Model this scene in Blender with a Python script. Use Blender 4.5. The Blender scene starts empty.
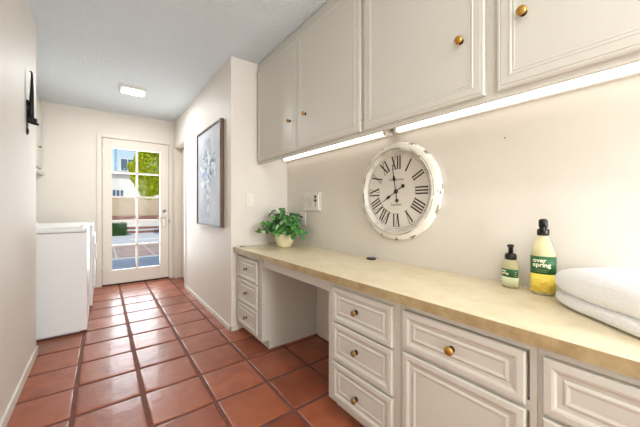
import bpy, bmesh, math, random
from mathutils import Vector, Matrix, noise
R = math.radians; PI = math.pi
rnd = random.Random(7)
scn = bpy.context.scene
col = scn.collection
CEIL = 2.46
WR = 1.50      # right wall of the desk nook
YS = 2.53      # short return wall at the end of the desk
YB = 5.05      # wall with the glazed door

# ------------------------------------------------------------------ materials
def mat(name, color, rough=.6, metal=0., bump=None, var=None, spec=.5, coat=0., trans=0., emit=None, stretch=None, ior=1.45):
    """color sRGB 0-255; bump=(scale,strength,detail); var=(scale, second colour, lo, hi)"""
    m = bpy.data.materials.new(name); m.use_nodes = True
    nt = m.node_tree; n = nt.nodes; l = nt.links
    b = n['Principled BSDF']
    def lin(c): return tuple((x/255/12.92 if x/255 <= .04045 else ((x/255+.055)/1.055)**2.4) for x in c)+(1,)
    b.inputs['Base Color'].default_value = lin(color)
    b.inputs['Roughness'].default_value = rough
    b.inputs['Metallic'].default_value = metal
    b.inputs['Specular IOR Level'].default_value = spec
    b.inputs['Coat Weight'].default_value = coat
    b.inputs['Transmission Weight'].default_value = trans
    b.inputs['IOR'].default_value = ior
    if emit:
        b.inputs['Emission Color'].default_value = lin(emit[0]); b.inputs['Emission Strength'].default_value = emit[1]
    tc = n.new('ShaderNodeTexCoord'); mp = n.new('ShaderNodeMapping'); l.new(tc.outputs['Object'], mp.inputs['Vector'])
    if stretch: mp.inputs['Scale'].default_value = stretch
    if var:
        t = n.new('ShaderNodeTexNoise'); t.inputs['Scale'].default_value = var[0]; t.inputs['Detail'].default_value = 6
        t.inputs['Roughness'].default_value = .6
        l.new(mp.outputs['Vector'], t.inputs['Vector'])
        r = n.new('ShaderNodeValToRGB'); r.color_ramp.elements[0].position = var[2]; r.color_ramp.elements[1].position = var[3]
        r.color_ramp.elements[0].color = lin(color); r.color_ramp.elements[1].color = lin(var[1])
        l.new(t.outputs['Fac'], r.inputs['Fac']); l.new(r.outputs['Color'], b.inputs['Base Color'])
    if bump:
        t = n.new('ShaderNodeTexNoise'); t.inputs['Scale'].default_value = bump[0]; t.inputs['Detail'].default_value = bump[2]
        l.new(mp.outputs['Vector'], t.inputs['Vector'])
        bp = n.new('ShaderNodeBump'); bp.inputs['Strength'].default_value = bump[1]; bp.inputs['Distance'].default_value = .01
        l.new(t.outputs['Fac'], bp.inputs['Height']); l.new(bp.outputs['Normal'], b.inputs['Normal'])
    return m

def island_mat(name, colors, rough, bump=None, noise_amt=None, trans=False, coat=0.):
    """colour ramp driven by the random value of each mesh island"""
    m = mat(name, colors[0], rough, bump=bump, coat=coat); nt = m.node_tree; n = nt.nodes; l = nt.links
    b = n['Principled BSDF']
    g = n.new('ShaderNodeNewGeometry'); r = n.new('ShaderNodeValToRGB')
    def lin(c): return tuple((x/255/12.92 if x/255 <= .04045 else ((x/255+.055)/1.055)**2.4) for x in c)+(1,)
    els = r.color_ramp.elements
    els[0].color = lin(colors[0]); els[-1].color = lin(colors[-1])
    for i, c in enumerate(colors[1:-1]):
        e = els.new((i+1)/(len(colors)-1)); e.color = lin(c)
    src = g.outputs['Random Per Island']
    if noise_amt:
        tc = n.new('ShaderNodeTexCoord'); t = n.new('ShaderNodeTexNoise'); t.inputs['Scale'].default_value = noise_amt[0]; t.inputs['Detail'].default_value = 5
        l.new(tc.outputs['Object'], t.inputs['Vector'])
        ma = n.new('ShaderNodeMath'); ma.operation = 'MULTIPLY_ADD'; ma.inputs[1].default_value = noise_amt[1]; ma.inputs[2].default_value = -noise_amt[1]/2
        l.new(t.outputs['Fac'], ma.inputs[0])
        ad = n.new('ShaderNodeMath'); ad.operation = 'ADD'; l.new(ma.outputs[0], ad.inputs[0]); l.new(src, ad.inputs[1]); src = ad.outputs[0]
    l.new(src, r.inputs['Fac']); l.new(r.outputs['Color'], b.inputs['Base Color'])
    if trans:
        tr = n.new('ShaderNodeBsdfTranslucent'); mx = n.new('ShaderNodeMixShader'); mx.inputs['Fac'].default_value = .35
        l.new(r.outputs['Color'], tr.inputs['Color']); l.new(b.outputs[0], mx.inputs[1]); l.new(tr.outputs[0], mx.inputs[2])
        l.new(mx.outputs[0], n['Material Output'].inputs['Surface'])
    return m

M = {}
M['wall'] = mat('wall_paint', (225, 219, 209), .55, bump=(60, .08, 4), var=(1.5, (222, 216, 206), .4, .6))
M['ceiling'] = mat('textured_ceiling', (240, 247, 250), .9, bump=(75, 1., 8))
M['cab'] = mat('cabinet_paint', (206, 204, 194), .38, bump=(35, .05, 3), stretch=(1, 1, 1))
M['trim'] = mat('trim_paint', (222, 214, 202), .4)
M['tile'] = island_mat('terracotta_tile', [(128, 66, 44), (146, 78, 52), (158, 88, 59), (138, 72, 49), (166, 94, 65)], .33, bump=(9, .4, 5), noise_amt=(7, .8), coat=.15)
M['grout'] = mat('brown_grout', (98, 56, 44), .75, bump=(120, .5, 5), var=(14, (118, 72, 58), .35, .7))
M['counter'] = mat('travertine_laminate', (232, 219, 188), .34, var=(11, (218, 201, 164), .42, .72), bump=(30, .02, 2))
M['counter_edge'] = mat('travertine_edge_band', (184, 165, 124), .4, var=(16, (154, 132, 92), .38, .68))
M['dark'] = mat('shadow_gap_dark', (60, 52, 44), .8)
M['brass'] = mat('aged_brass', (190, 146, 74), .32, metal=.85)
M['brass_old'] = mat('antique_brass', (152, 126, 84), .36, metal=.8)
M['bronze'] = mat('dark_bronze', (52, 40, 30), .4, metal=.7)
M['nickel'] = mat('satin_nickel', (176, 170, 160), .3, metal=.9)
M['white'] = mat('white_enamel', (236, 236, 234), .22)
M['whitep'] = mat('white_plastic', (232, 228, 218), .4)
M['grey'] = mat('grey_plastic', (120, 120, 120), .4)
M['black'] = mat('black_plastic', (18, 18, 18), .28)
M['iron'] = mat('black_iron', (20, 19, 21), .4, metal=.3)
M['tube'] = mat('lit_tube', (255, 250, 240), .4, emit=((255, 249, 240), 2.5))
M['panel_lit'] = mat('lit_diffuser', (255, 255, 255), .4, emit=((255, 252, 246), 9.))
M['ivory'] = mat('ivory_glaze', (232, 222, 182), .35, bump=(90, .1, 3))
M['soil'] = mat('potting_soil', (52, 38, 28), .95, bump=(80, .8, 4))
M['stem'] = mat('plant_stem', (96, 104, 58), .6)
M['ivy'] = island_mat('ivy_leaf', [(22, 66, 34), (66, 140, 56), (36, 96, 50), (120, 182, 80), (50, 120, 60), (186, 212, 168)], .4, noise_amt=(60, .5))
M['towel'] = mat('white_terry', (248, 248, 247), .95, bump=(170, .6, 4), spec=.1)
M['frame'] = mat('brown_wood_frame', (112, 88, 68), .5, var=(18, (88, 66, 48), .35, .65), stretch=(1, 1, .15), bump=(60, .1, 3))
M['clockwhite'] = mat('distressed_white', (238, 235, 226), .5, var=(13, (160, 150, 134), .62, .74), stretch=(1, 2.2, 2.2))
M['clockring'] = mat('worn_shaded_ring', (208, 203, 193), .45, var=(9, (170, 162, 150), .5, .7), stretch=(1, 2, 2))  # base greyed to paint the shadow ring round the dial; patches are wear
M['worn'] = mat('worn_bare_patches', (150, 142, 126), .6)
M['clockface'] = mat('clock_dial', (224, 219, 209), .6, var=(5, (218, 212, 200), .35, .65))
M['ink'] = mat('dial_ink', (44, 38, 32), .6)
M['faint'] = mat('faint_ink', (132, 122, 108), .7)

for n_ in M['ceiling'].node_tree.nodes:
    if n_.type == 'BUMP': n_.inputs['Distance'].default_value = .035

def lighttrans(name, tint, refl=.08, rough=.02):
    m = bpy.data.materials.new(name); m.use_nodes = True; n = m.node_tree.nodes; l = m.node_tree.links
    n.remove(n['Principled BSDF'])
    t = n.new('ShaderNodeBsdfTransparent'); t.inputs['Color'].default_value = tint
    g = n.new('ShaderNodeBsdfGlossy'); g.inputs['Roughness'].default_value = rough
    f = n.new('ShaderNodeFresnel'); f.inputs['IOR'].default_value = 1.12
    mx = n.new('ShaderNodeMixShader'); l.new(f.outputs[0], mx.inputs['Fac']); l.new(t.outputs[0], mx.inputs[1]); l.new(g.outputs[0], mx.inputs[2])
    l.new(mx.outputs[0], n['Material Output'].inputs['Surface'])
    return m
M['glass'] = lighttrans('window_glass', (.97, .98, .98, 1))
M['bottle'] = mat('clear_yellow_bottle', (246, 240, 200), .12, trans=.6, ior=1.15)
M['liquid'] = mat('pale_soap', (238, 232, 190), .2, trans=.3, ior=1.2)
M['lgreen'] = mat('green_label', (44, 98, 58), .45)
M['lyellow'] = mat('yellow_label', (252, 226, 96), .45)
M['lpale'] = mat('pale_green_label', (222, 228, 188), .45)
M['lcream'] = mat('cream_print', (248, 244, 214), .5)
M['lsmall'] = mat('small_print', (150, 176, 120), .5)
M['lamber'] = mat('amber_print', (236, 200, 80), .5)

# ------------------------------------------------------------------ mesh builder
class B:
    def __init__(s): s.v = []; s.f = []; s.m = []; s.s = []
    def add(s, vs, fs, mi=0, smooth=False):
        o = len(s.v); s.v += [Vector(v) for v in vs]
        for f in fs: s.f.append([i+o for i in f]); s.m.append(mi); s.s.append(smooth)
        return s
    def box(s, x0, x1, y0, y1, z0, z1, bev=0., mi=0, T=None):
        if x0 > x1: x0, x1 = x1, x0
        if y0 > y1: y0, y1 = y1, y0
        if z0 > z1: z0, z1 = z1, z0
        if bev <= 0:
            vs = [(x, y, z) for x in (x0, x1) for y in (y0, y1) for z in (z0, z1)]
            fs = [(0, 1, 3, 2), (4, 6, 7, 5), (0, 4, 5, 1), (2, 3, 7, 6), (0, 2, 6, 4), (1, 5, 7, 3)]
            if T: vs = [T @ Vector(v) for v in vs]
            return s.add(vs, fs, mi)
        bm = bmesh.new(); bmesh.ops.create_cube(bm, size=1)
        for v in bm.verts: v.co = Vector(((x0+x1)/2+v.co.x*(x1-x0), (y0+y1)/2+v.co.y*(y1-y0), (z0+z1)/2+v.co.z*(z1-z0)))
        bmesh.ops.bevel(bm, geom=bm.edges[:], offset=bev, segments=2, profile=.5, affect='EDGES')
        return s.bm(bm, mi, T)
    def bm(s, bm, mi=0, T=None, smooth=False):
        bm.verts.index_update()
        vs = [(T @ v.co if T else v.co.copy()) for v in bm.verts]
        s.add(vs, [[v.index for v in f.verts] for f in bm.faces], mi, smooth); bm.free(); return s
    def lathe(s, prof, T=None, n=32, mi=0, sx=1., sy=1., rmod=None, smooth=True, caps=True):
        """profile of (r, h), axis local z"""
        vs = []; fs = []
        for i, (r, h) in enumerate(prof):
            for k in range(n):
                a = 2*PI*k/n; q = r*(rmod(a, i) if rmod else 1)
                v = Vector((q*math.cos(a)*sx, q*math.sin(a)*sy, h)); vs.append(T @ v if T else v)
        for i in range(len(prof)-1):
            for k in range(n):
                fs.append((i*n+k, i*n+(k+1) % n, (i+1)*n+(k+1) % n, (i+1)*n+k))
        if caps and prof[0][0] > 1e-5: fs.append(tuple(reversed(range(n))))
        if caps and prof[-1][0] > 1e-5: fs.append(tuple((len(prof)-1)*n+k for k in range(n)))
        return s.add(vs, fs, mi, smooth)
    def tube(s, pts, rad, n=10, mi=0, T=None):
        pts = [Vector(p) for p in pts]; rs = rad if isinstance(rad, (list, tuple)) else [rad]*len(pts)
        vs = []; fs = []; up = None
        for i, p in enumerate(pts):
            d = (pts[min(i+1, len(pts)-1)]-pts[max(i-1, 0)]).normalized()
            if up is None: up = Vector((0, 0, 1)) if abs(d.z) < .9 else Vector((1, 0, 0))
            a = d.cross(up).normalized(); up = a.cross(d).normalized()
            for k in range(n):
                t = 2*PI*k/n; v = p+(a*math.cos(t)+up*math.sin(t))*rs[i]; vs.append(T @ v if T else v)
        for i in range(len(pts)-1):
            for k in range(n): fs.append((i*n+k, i*n+(k+1) % n, (i+1)*n+(k+1) % n, (i+1)*n+k))
        fs.append(tuple(reversed(range(n)))); fs.append(tuple((len(pts)-1)*n+k for k in range(n)))
        return s.add(vs, fs, mi, True)
    def panel(s, w, h, rings, T, mi=0):
        """centred rectangle w x h in local xy, rings of (inset, height) along local z"""
        vs = []; fs = []
        for ins, z in rings:
            a, b = w/2-ins, h/2-ins
            vs += [T @ Vector(p) for p in ((-a, -b, z), (a, -b, z), (a, b, z), (-a, b, z))]
        for i in range(len(rings)-1):
            for k in range(4): fs.append((i*4+k, i*4+(k+1) % 4, i*4+4+(k+1) % 4, i*4+4+k))
        e = len(rings)*4-4; fs.append((e, e+1, e+2, e+3)); fs.append((3, 2, 1, 0))
        return s.add(vs, fs, mi)

ORG = {}
def obj(name, b, m, parent=None, loc=None, rz=0.):
    """ONE mesh object. World coordinates are turned into the parent's frame."""
    me = bpy.data.meshes.new(name)
    if parent is not None: org = ORG[parent.name]
    else: org = Vector(loc) if loc is not None else Vector((0, 0, 0))
    me.from_pydata([v-org for v in b.v], [], b.f)
    ms = m if isinstance(m, (list, tuple)) else [m]
    for k in ms: me.materials.append(M[k] if isinstance(k, str) else k)
    me.polygons.foreach_set('material_index', b.m); me.polygons.foreach_set('use_smooth', b.s)
    bm = bmesh.new(); bm.from_mesh(me); bmesh.ops.recalc_face_normals(bm, faces=bm.faces[:]); bm.to_mesh(me); bm.free()
    me.update()
    o = bpy.data.objects.new(name, me); col.objects.link(o)
    if parent is not None: o.parent = parent; ORG[o.name] = org
    else: o.location = org; ORG[o.name] = org
    return o
def tag(o, label, cat, group=None):
    o['label'] = label; o['category'] = cat
    if group: o['group'] = group
    return o
def thing(name, label, cat, loc, group=None):
    o = bpy.data.objects.new(name, None); col.objects.link(o); o.empty_display_size = .05
    o.location = loc; ORG[o.name] = Vector(loc); return tag(o, label, cat, group)
def struct(name, b, m, parent=None):
    o = obj(name, b, m, parent)
    if parent is None: o['kind'] = 'structure'
    return o
def copy_tree(o, loc):
    def cp(x, par):
        c = x.copy(); col.objects.link(c); c.parent = par
        for ch in x.children: cp(ch, c)
        return c
    kids = list(o.children); c = o.copy(); col.objects.link(c); c.location = loc; ORG[c.name] = Vector(loc)
    for ch in kids: cp(ch, c)
    return c
def face_x(x, y, z):      # local frame on a surface that faces -X: local x = to the viewer's right (-Y), y = up, z = out
    return Matrix(((0, 0, -1, x), (-1, 0, 0, y), (0, 1, 0, z), (0, 0, 0, 1)))
def face_y(x, y, z):      # on a surface that faces -Y: local x = +X, y = up, z = out
    return Matrix(((1, 0, 0, x), (0, 0, -1, y), (0, 1, 0, z), (0, 0, 0, 1)))
def face_px(x, y, z):     # on a surface that faces +X
    return Matrix(((0, 0, 1, x), (1, 0, 0, y), (0, 1, 0, z), (0, 0, 0, 1)))
def text_bm(b, body, size, T, mi=0, thick=.0006, bend=None, align='CENTER', bold=0.):
    cu = bpy.data.curves.new('txt', 'FONT'); cu.body = body; cu.size = size; cu.extrude = thick; cu.offset = bold
    cu.align_x = align; cu.align_y = 'CENTER'; cu.resolution_u = 3; cu.space_line = .75
    o = bpy.data.objects.new('txt', cu); col.objects.link(o)
    dg = bpy.context.evaluated_depsgraph_get(); me = bpy.data.meshes.new_from_object(o.evaluated_get(dg))
    vs = [Vector(v.co) for v in me.vertices]
    if bend: vs = [bend(v) for v in vs]
    b.add([T @ v for v in vs], [list(p.vertices) for p in me.polygons], mi)
    bpy.data.objects.remove(o); bpy.data.curves.remove(cu); bpy.data.meshes.remove(me)

# ------------------------------------------------------------------ the room
# floor: grout bed with one pillowed terracotta tile per cell
fl = B(); fl.box(-.95, 1.62, -2.3, 5.15, -.06, -.004, mi=1)
PX, PY, G = .3203, .3265, .021
for i in range(-3, 6):
    for j in range(-12, 12):
        x0 = -.1245+PX*i; y0 = 1.339+PY*j; x1 = x0+PX; y1 = min(y0+PY, 5.13)
        if x1 < -.9 or x0 > 1.5 or y1-y0 < .06: continue
        c = [(x0+G/2, y0+G/2), (x1-G/2, y0+G/2), (x1-G/2, y1-G/2), (x0+G/2, y1-G/2)]
        c = [Vector((a+rnd.uniform(-.0018, .0018), b+rnd.uniform(-.0018, .0018), 0)) for a, b in c]
        ctr = sum(c, Vector())/4; tx, ty, dz = rnd.uniform(-.007, .007), rnd.uniform(-.007, .007), rnd.uniform(-.0008, .0008)
        vs = []; fs = []; rings = [(0, -.012), (.0, -.0035), (.0025, -.0012), (.007, -.0002), (.02, .0002)]
        for ins, z in rings:
            for p in c:
                q = p+(ctr-p).normalized()*ins*1.414; q.z = z+dz+(q.x-ctr.x)*tx+(q.y-ctr.y)*ty; vs.append(q)
        for r_ in range(len(rings)-1):
            for k in range(4): fs.append((r_*4+k, r_*4+(k+1) % 4, r_*4+4+(k+1) % 4, r_*4+4+k))
        e = len(rings)*4-4; fs.append((e, e+1, e+2, e+3)); fl.add(vs, fs, 0, True)
struct('floor', fl, ['tile', 'grout'])

b = B(); b.box(-1.3, 1.9, -2.6, 5.75, CEIL, 2.62); struct('ceiling', b, 'ceiling')
b = B(); b.box(-.9, -.396, -2.3, 3.03, 0, CEIL); struct('wall_left', b, 'wall')
b = B(); b.box(-1.02, -.9, 3.04, 5.17, 0, CEIL); struct('wall_alcove', b, 'wall')
b = B(); b.box(WR, 1.62, -2.3, YS, 0, CEIL); struct('wall_right', b, 'wall')
b = B(); b.box(.92, 1.62, YS, 4.31, 0, CEIL, bev=.004); b.box(.92, 1.06, 4.31, 4.99, 2.045, CEIL); b.box(.92, 1.62, 4.99, 5.17, 0, CEIL)
b.box(1.06, 1.62, 4.31, 4.99, 0, CEIL)
struct('wall_hall', b, 'wall')
b = B(); b.box(-.9, -.012, YB, 5.17, 0, CEIL); b.box(.85, .92, YB, 5.17, 0, CEIL); b.box(-.012, .85, YB, 5.17, 2.095, CEIL)
struct('wall_back', b, 'wall')
# wall behind the photographer, with a wide window opening added for fill light
b = B(); b.box(-.396, 1.5, -2.3, -2.18, 0, .4); b.box(-.396, 1.5, -2.3, -2.18, 2.2, CEIL); b.box(-.396, .45, -2.3, -2.18, .4, 2.2); b.box(1.35, 1.5, -2.3, -2.18, .4, 2.2)
struct('wall_rear', b, 'wall')
b = B()
for x in (.45, .88, 1.31): b.box(x, x+.04, -2.26, -2.21, .4, 2.2)
for z in (.4, 2.16): b.box(.45, 1.35, -2.26, -2.21, z, z+.04)
struct('fill_window', b, 'trim')  # frame of the added rear opening, out of view

def bb(name, pts, m='trim', h=.058, t=.012):
    b = B()
    for (x0, x1, y0, y1) in pts: b.box(x0, x1, y0, y1, 0, h, bev=.003)
    struct(name, b, m)
bb('baseboard_left', [(-.396, -.383, -2.18, 3.03)], h=.062)
bb('baseboard_hall', [(.907, .92, YS-.013, 4.24), (.907, .985, YS-.013, YS)], h=.045)
bb('baseboard_back', [(-.9, -.052, YB-.012, YB)])
bb('baseboard_right', [(WR-.013, WR, 1.25, 1.99)], h=.09)
# side doorway in the hall wall: casing, jamb and closed door with hinges
b = B(); b.box(.908, .92, 4.25, 4.31, 0, 2.10, bev=.003); b.box(.908, .92, 4.31, 4.99, 2.045, 2.105, bev=.003); b.box(.908, .92, 4.99, 5.045, 0, 2.105, bev=.003)
b.box(.92, 1.0, 4.31, 4.325, 0, 2.045); b.box(.92, 1.02, 4.975, 4.99, 0, 2.045); b.box(.92, 1.02, 4.31, 4.99, 2.03, 2.045)
struct('trim_1', b, 'trim')
b = B(); b.box(1.012, 1.05, 4.335, 4.968, .012, 2.025, bev=.002)
for z0, z1 in ((.2, .95), (1.1, 1.9)): b.panel(.44, z1-z0, [(0, 0), (.01, -.005), (.03, -.005), (.05, .004)], face_x(1.0125, 4.65, (z0+z1)/2))
d2 = struct('door_2', b, 'trim')
for z in (.25, 1.05, 1.82):
    q = B(); q.tube([(1.006, 4.33, z-.045), (1.006, 4.33, z+.045)], .006); q.box(1.004, 1.014, 4.328, 4.345, z-.045, z+.045); obj('hinge', q, 'nickel', d2)

# glazed back door
b = B(); b.box(-.056, -.002, YB-.016, YB, 0, 2.155, bev=.003); b.box(.842, .885, YB-.016, YB, 0, 2.155, bev=.003); b.box(-.002, .842, YB-.016, YB, 2.095, 2.155, bev=.003)
b.box(-.012, .0, YB, 5.17, 0, 2.095); b.box(.84, .852, YB, 5.17, 0, 2.095); b.box(-.012, .852, YB, 5.17, 2.087, 2.097)
b.box(0, .02, YB+.045, YB+.07, 0, 2.087); b.box(.822, .84, YB+.045, YB+.07, 0, 2.087); b.box(0, .84, YB+.045, YB+.07, 2.07, 2.087)
struct('trim_2', b, 'trim')
b = B(); b.box(0, .84, 5.04, 5.19, -.01, .016, bev=.003); struct('trim_3', b, 'bronze')
YD = YB-.002
gx = [(.115, .404), (.430, .717)]; gz = [(.212+.350*i+(.010 if i else 0), .212+.350*(i+1)-.012) for i in range(5)]
b = B(); y0, y1 = YD, YD+.042
b.box(.006, .115, y0, y1, .02, 2.083, bev=.002); b.box(.717, .836, y0, y1, .02, 2.083, bev=.002)
b.box(.115, .717, y0, y1, .02, .212); b.box(.115, .717, y0, y1, 1.955, 2.083)
b.box(.404, .430, y0+.004, y1-.004, .212, 1.955, bev=.002)
for i in range(1, 5):
    z = .212+.350*i; b.box(.115, .717, y0+.004, y1-.004, z-.012, z+.010, bev=.002)
d1 = struct('door_1', b, 'trim')
q = B(); q.box(.115, .717, y0+.018, y0+.023, .212, 1.955); obj('glass_panes', q, 'glass', d1)
q = B(); q.lathe([(.026, 0), (.026, .006), (.021, .01), (.012, .012), (.012, .016), (0, .016)], face_y(.775, YD, 1.055), 24); obj('deadbolt', q, 'nickel', d1)
q = B(); T = face_y(.775, YD, .895); q.box(-.021, .021, -.105, .105, 0, .007, bev=.003, T=T); hp = obj('handle_plate', q, 'nickel', d1)
q = B(); q.tube([(0, .055, 0), (0, .055, .045)], .009, T=T); q.tube([(.004, .055, .045), (-.05, .055, .048), (-.105, .05, .044)], [.0085, .008, .0065], T=T); obj('lever', q, 'nickel', hp)
q = B(); q.box(.838, .846, YB-.019, YB-.012, .86, .93, bev=.001); obj('strike_plate', q, 'bronze', d1)
for z in (.25, 1.08, 1.9):
    q = B(); q.tube([(.001, YB-.02, z-.05), (.001, YB-.02, z+.05)], .006); obj('hinge', q, 'trim', d1)

# ------------------------------------------------------------------ cabinets
PROF = [(0, 0), (0, .013), (.004, .017), (.020, .018), (.026, .0165), (.032, .012), (.043, .010), (.048, .0145), (.052, .0152), (.056, .0138), (.060, .0125)]
UPROF = [(0, 0), (0, .012), (.004, .017), (.010, .018), (.013, .0155), (.016, .018), (.041, .018), (.044, .0200), (.048, .0196), (.050, .0168), (.054, .0168), (.057, .0184), (.061, .0172)]
def knob(parent, x, y, z, r=.0165, m='brass'):
    T = face_x(x, y, z); q = B()
    q.lathe([(r*.62, 0), (r*.62, .003), (r*.36, .006), (r*.34, .013), (r*.8, .018), (r, .0225), (r*.96, .027), (r*.6, .0305), (0, .0315)], T, 24)
    k = obj('knob', q, m, parent)
    q = B(); q.lathe([(r*.7, -.0005), (r*.7, .004), (r*.5, .007), (r*.40, .008)], T, 20); obj('knob_base', q, 'bronze', k)
def front(name, parent, xf, ya, yb, za, zb, prof, kn=None, km='brass', kr=.0165, m='cab'):
    """drawer or door front covering y in [ya,yb], z in [za,zb] on the plane x=xf (faces -X)"""
    q = B(); q.panel(yb-ya, zb-za, prof, face_x(xf, (ya+yb)/2, (za+zb)/2)); o = obj(name, q, m, parent)
    if kn: knob(o, xf-prof[-1][1]+.0005, kn[0], kn[1], kr, km)
    return o
XF = .991
def base_cab(label, ya, yb, stiles, rails, XF=.991):
    """face frame + carcass with a recessed toe kick"""
    t = thing('base_cabinet', label, 'cabinet', (1.2, (ya+yb)/2, 0))
    q = B()
    for (a, c) in stiles: q.box(XF, XF+.019, a, c, .07, .712, bev=.001)
    for (a, c, z0, z1) in rails: q.box(XF, XF+.019, a, c, z0, z1)
    obj('face_frame', q, 'cab', t)
    q = B(); q.box(XF+.019, XF+.031, ya+.02, yb-.02, .09, .70)
    for y in (ya, yb-.018): q.box(XF+.019, WR-.001, y, y+.018, .0695, .712); q.box(XF+.06, WR-.001, y, y+.018, .001, .0695)
    q.box(XF+.02, WR-.014, ya+.0182, yb-.0182, .0705, .088); q.box(WR-.012, WR-.001, ya+.018, yb-.018, .09, .71)
    obj('carcass', q, 'cab', t)
    q = B(); q.box(XF+.062, XF+.078, ya+.018, yb-.018, .001, .0695); obj('toe_kick', q, 'cab', t)
    return t
# left drawer stack beside the hall corner
t = base_cab('cream three-drawer cabinet beyond the kneehole, against the short return wall', 2.03, YS-.003, [(2.03, 2.085), (2.50, YS-.003)], [(2.085, 2.50, .682, .712), (2.085, 2.50, .47, .50), (2.085, 2.50, .27, .30), (2.085, 2.50, .07, .115)], XF=.979)
for z0, z1, kz in ((.497, .678, .59), (.289, .488, .39), (.098, .281, .185)): front('drawer', t, .979, 2.095, 2.496, z0, z1, PROF, (2.296, kz), 'brass_old', .0155)
# right drawer stack
t = base_cab('cream three-drawer cabinet on the near side of the kneehole', .752, 1.23, [(1.185, 1.23), (.752, .79)], [(.79, 1.185, .684, .712), (.79, 1.185, .49, .52), (.79, 1.185, .29, .32), (.79, 1.185, .07, .11)])
for z0, z1, kz in ((.505, .684, .597), (.306, .497, .405), (.100, .290, .179)): front('drawer', t, XF, .786, 1.182, z0, z1, PROF, (1.002, kz), 'brass_old', .0165)
# drawer over door
t = base_cab('cream cabinet with one wide drawer over a plain panelled door', .281, .751, [(.733, .751), (.281, .300)], [(.30, .733, .687, .712), (.30, .733, .51, .54), (.30, .733, .07, .10)])
front('drawer', t, XF, .306, .733, .530, .684, PROF, (.527, .605), 'brass', .0165)
dr = front('door', t, XF, .306, .733, .098, .516, PROF, (.345, .30), 'brass', .0165)
for z in (.437, .17):
    q = B(); q.tube([(XF-.008, .7335, z-.022), (XF-.008, .7335, z+.022)], .0035, 8); obj('hinge', q, 'cab', dr)
# last cabinet, nearest
t = base_cab('cream wide-drawer cabinet nearest the camera, under the towel end of the counter', -.42, .28, [(.263, .28), (-.42, -.30)], [(-.30, .263, .687, .712), (-.30, .263, .51, .54), (-.30, .263, .3, .32), (-.30, .263, .07, .10)])
for z0, z1, kz in ((.530, .686, .61), (.312, .518, .42), (.098, .30, .2)): front('drawer', t, XF, -.30, .2655, z0, z1, PROF, (-.02, kz), 'brass', .0165)
# apron over the kneehole
b = B(); b.box(XF, XF+.019, 1.231, 2.029, .645, .712, bev=.001)
tag(obj('desk_apron', b, 'cab', loc=(XF, 1.63, .645)), 'narrow cream rail spanning the kneehole under the counter', 'apron')
# worktop
b = B(); b.box(.974, WR-.001, -.55, YS-.002, .7135, .753, bev=.002)
for v in b.v:
    if v.x < 1.2: v.x -= .033*(v.y+.55)/3.08     # the front edge runs slightly out of parallel
ct = obj('countertop', b, 'counter', loc=(1.23, 1, .7135))
q = B(); q.add([(-.0004+.974-.033*(y+.55)/3.08-dx, y, z) for dx in (0, .0012) for y in (-.55, .1, YS-.002) for z in (.714, .7518)], [(0, 1, 3, 2), (2, 3, 5, 4), (6, 8, 9, 7), (8, 10, 11, 9), (0, 6, 7, 1), (4, 5, 11, 10), (1, 7, 9, 3), (3, 9, 11, 5), (0, 2, 8, 6), (2, 4, 10, 8)]); eb = obj('edge_band', q, 'counter_edge', ct); eb['label'] = 'darker mottled tan front edge'
tag(ct, 'long cream stone-look laminate desk counter along the right wall', 'countertop')

# upper cabinets
UX = 1.181; UB = 1.510
def upper(label, ya, yb, stiles):
    t = thing('wall_cabinet', label, 'cabinet', (1.33, (ya+yb)/2, UB)); q = B()
    for a, c in stiles: q.box(UX, UX+.019, a, c, UB, CEIL-.005)
    q.box(UX+.0006, UX+.0184, ya+.001, yb-.001, UB-.0004, UB+.027); q.box(UX+.0006, UX+.0184, ya+.001, yb-.001, 2.375, CEIL-.0054)
    obj('face_frame', q, 'cab', t)
    q = B(); q.box(UX+.08, WR-.001, ya, yb, 1.606, CEIL-.005); q.box(UX+.019, UX+.08, ya, yb, 1.606, 1.62); q.box(UX+.019, UX+.08, ya, yb, 2.44, CEIL-.005); obj('carcass', q, 'cab', t)
    return t
UDB = 1.532; UDT = 2.388
t = upper('cream two-door wall cabinet above the potted plant, at the far end', 1.146, YS-.002, [(2.50, YS-.002), (1.146, 1.17)])
for ya, yb, ky in ((1.831, 2.512, 1.925), (1.160, 1.824, 1.712)):
    dr = front('door', t, UX, ya, yb, UDB, UDT, UPROF, (ky, 1.775), 'brass', .0155)
for z in (1.62, 2.3):
    q = B(); q.tube([(UX-.012, 1.1565, z-.025), (UX-.012, 1.1565, z+.025)], .004, 8); q.box(UX-.002, UX, 1.148, 1.16, z-.022, z+.022); obj('hinge', q, 'cab', dr)
t = upper('cream two-door wall cabinet above the soap bottles, nearest the camera', -.25, 1.145, [(1.125, 1.145), (.45, .50), (-.25, -.2)])
for ya, yb, ky in ((.499, 1.134, .588), (-.19, .457, .370)):
    front('door', t, UX, ya, yb, UDB, UDT, UPROF, (ky, 1.775), 'brass', .0165)

# under-cabinet tubes
def tube_light(label, ya, yb):
    """slim batten on the wall, tucked up behind the cabinets' lower rail"""
    t = thing('tube_light', label, 'light', (WR, (ya+yb)/2, 1.585), 'tube lights under the wall cabinets')
    q = B(); q.box(1.474, WR-.0005, ya, yb, 1.567, 1.602, bev=.002); obj('housing', q, 'whitep', t)
    q = B(); q.tube([(1.455, ya+.03, 1.584), (1.455, yb-.018, 1.584)], .0155, 16); obj('tube', q, 'tube', t)
    for y, w_ in ((ya, .032), (yb-.02, .02)):
        q = B(); q.box(1.436, 1.476, y, y+w_, 1.565, 1.603, bev=.004); obj('end_cap', q, 'whitep', t)
tube_light('lit tube light under the far wall cabinet, above the plant', 1.20, YS-.004)
tube_light('lit tube light under the near wall cabinet, above the clock and bottles', -.10, 1.145)

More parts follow.
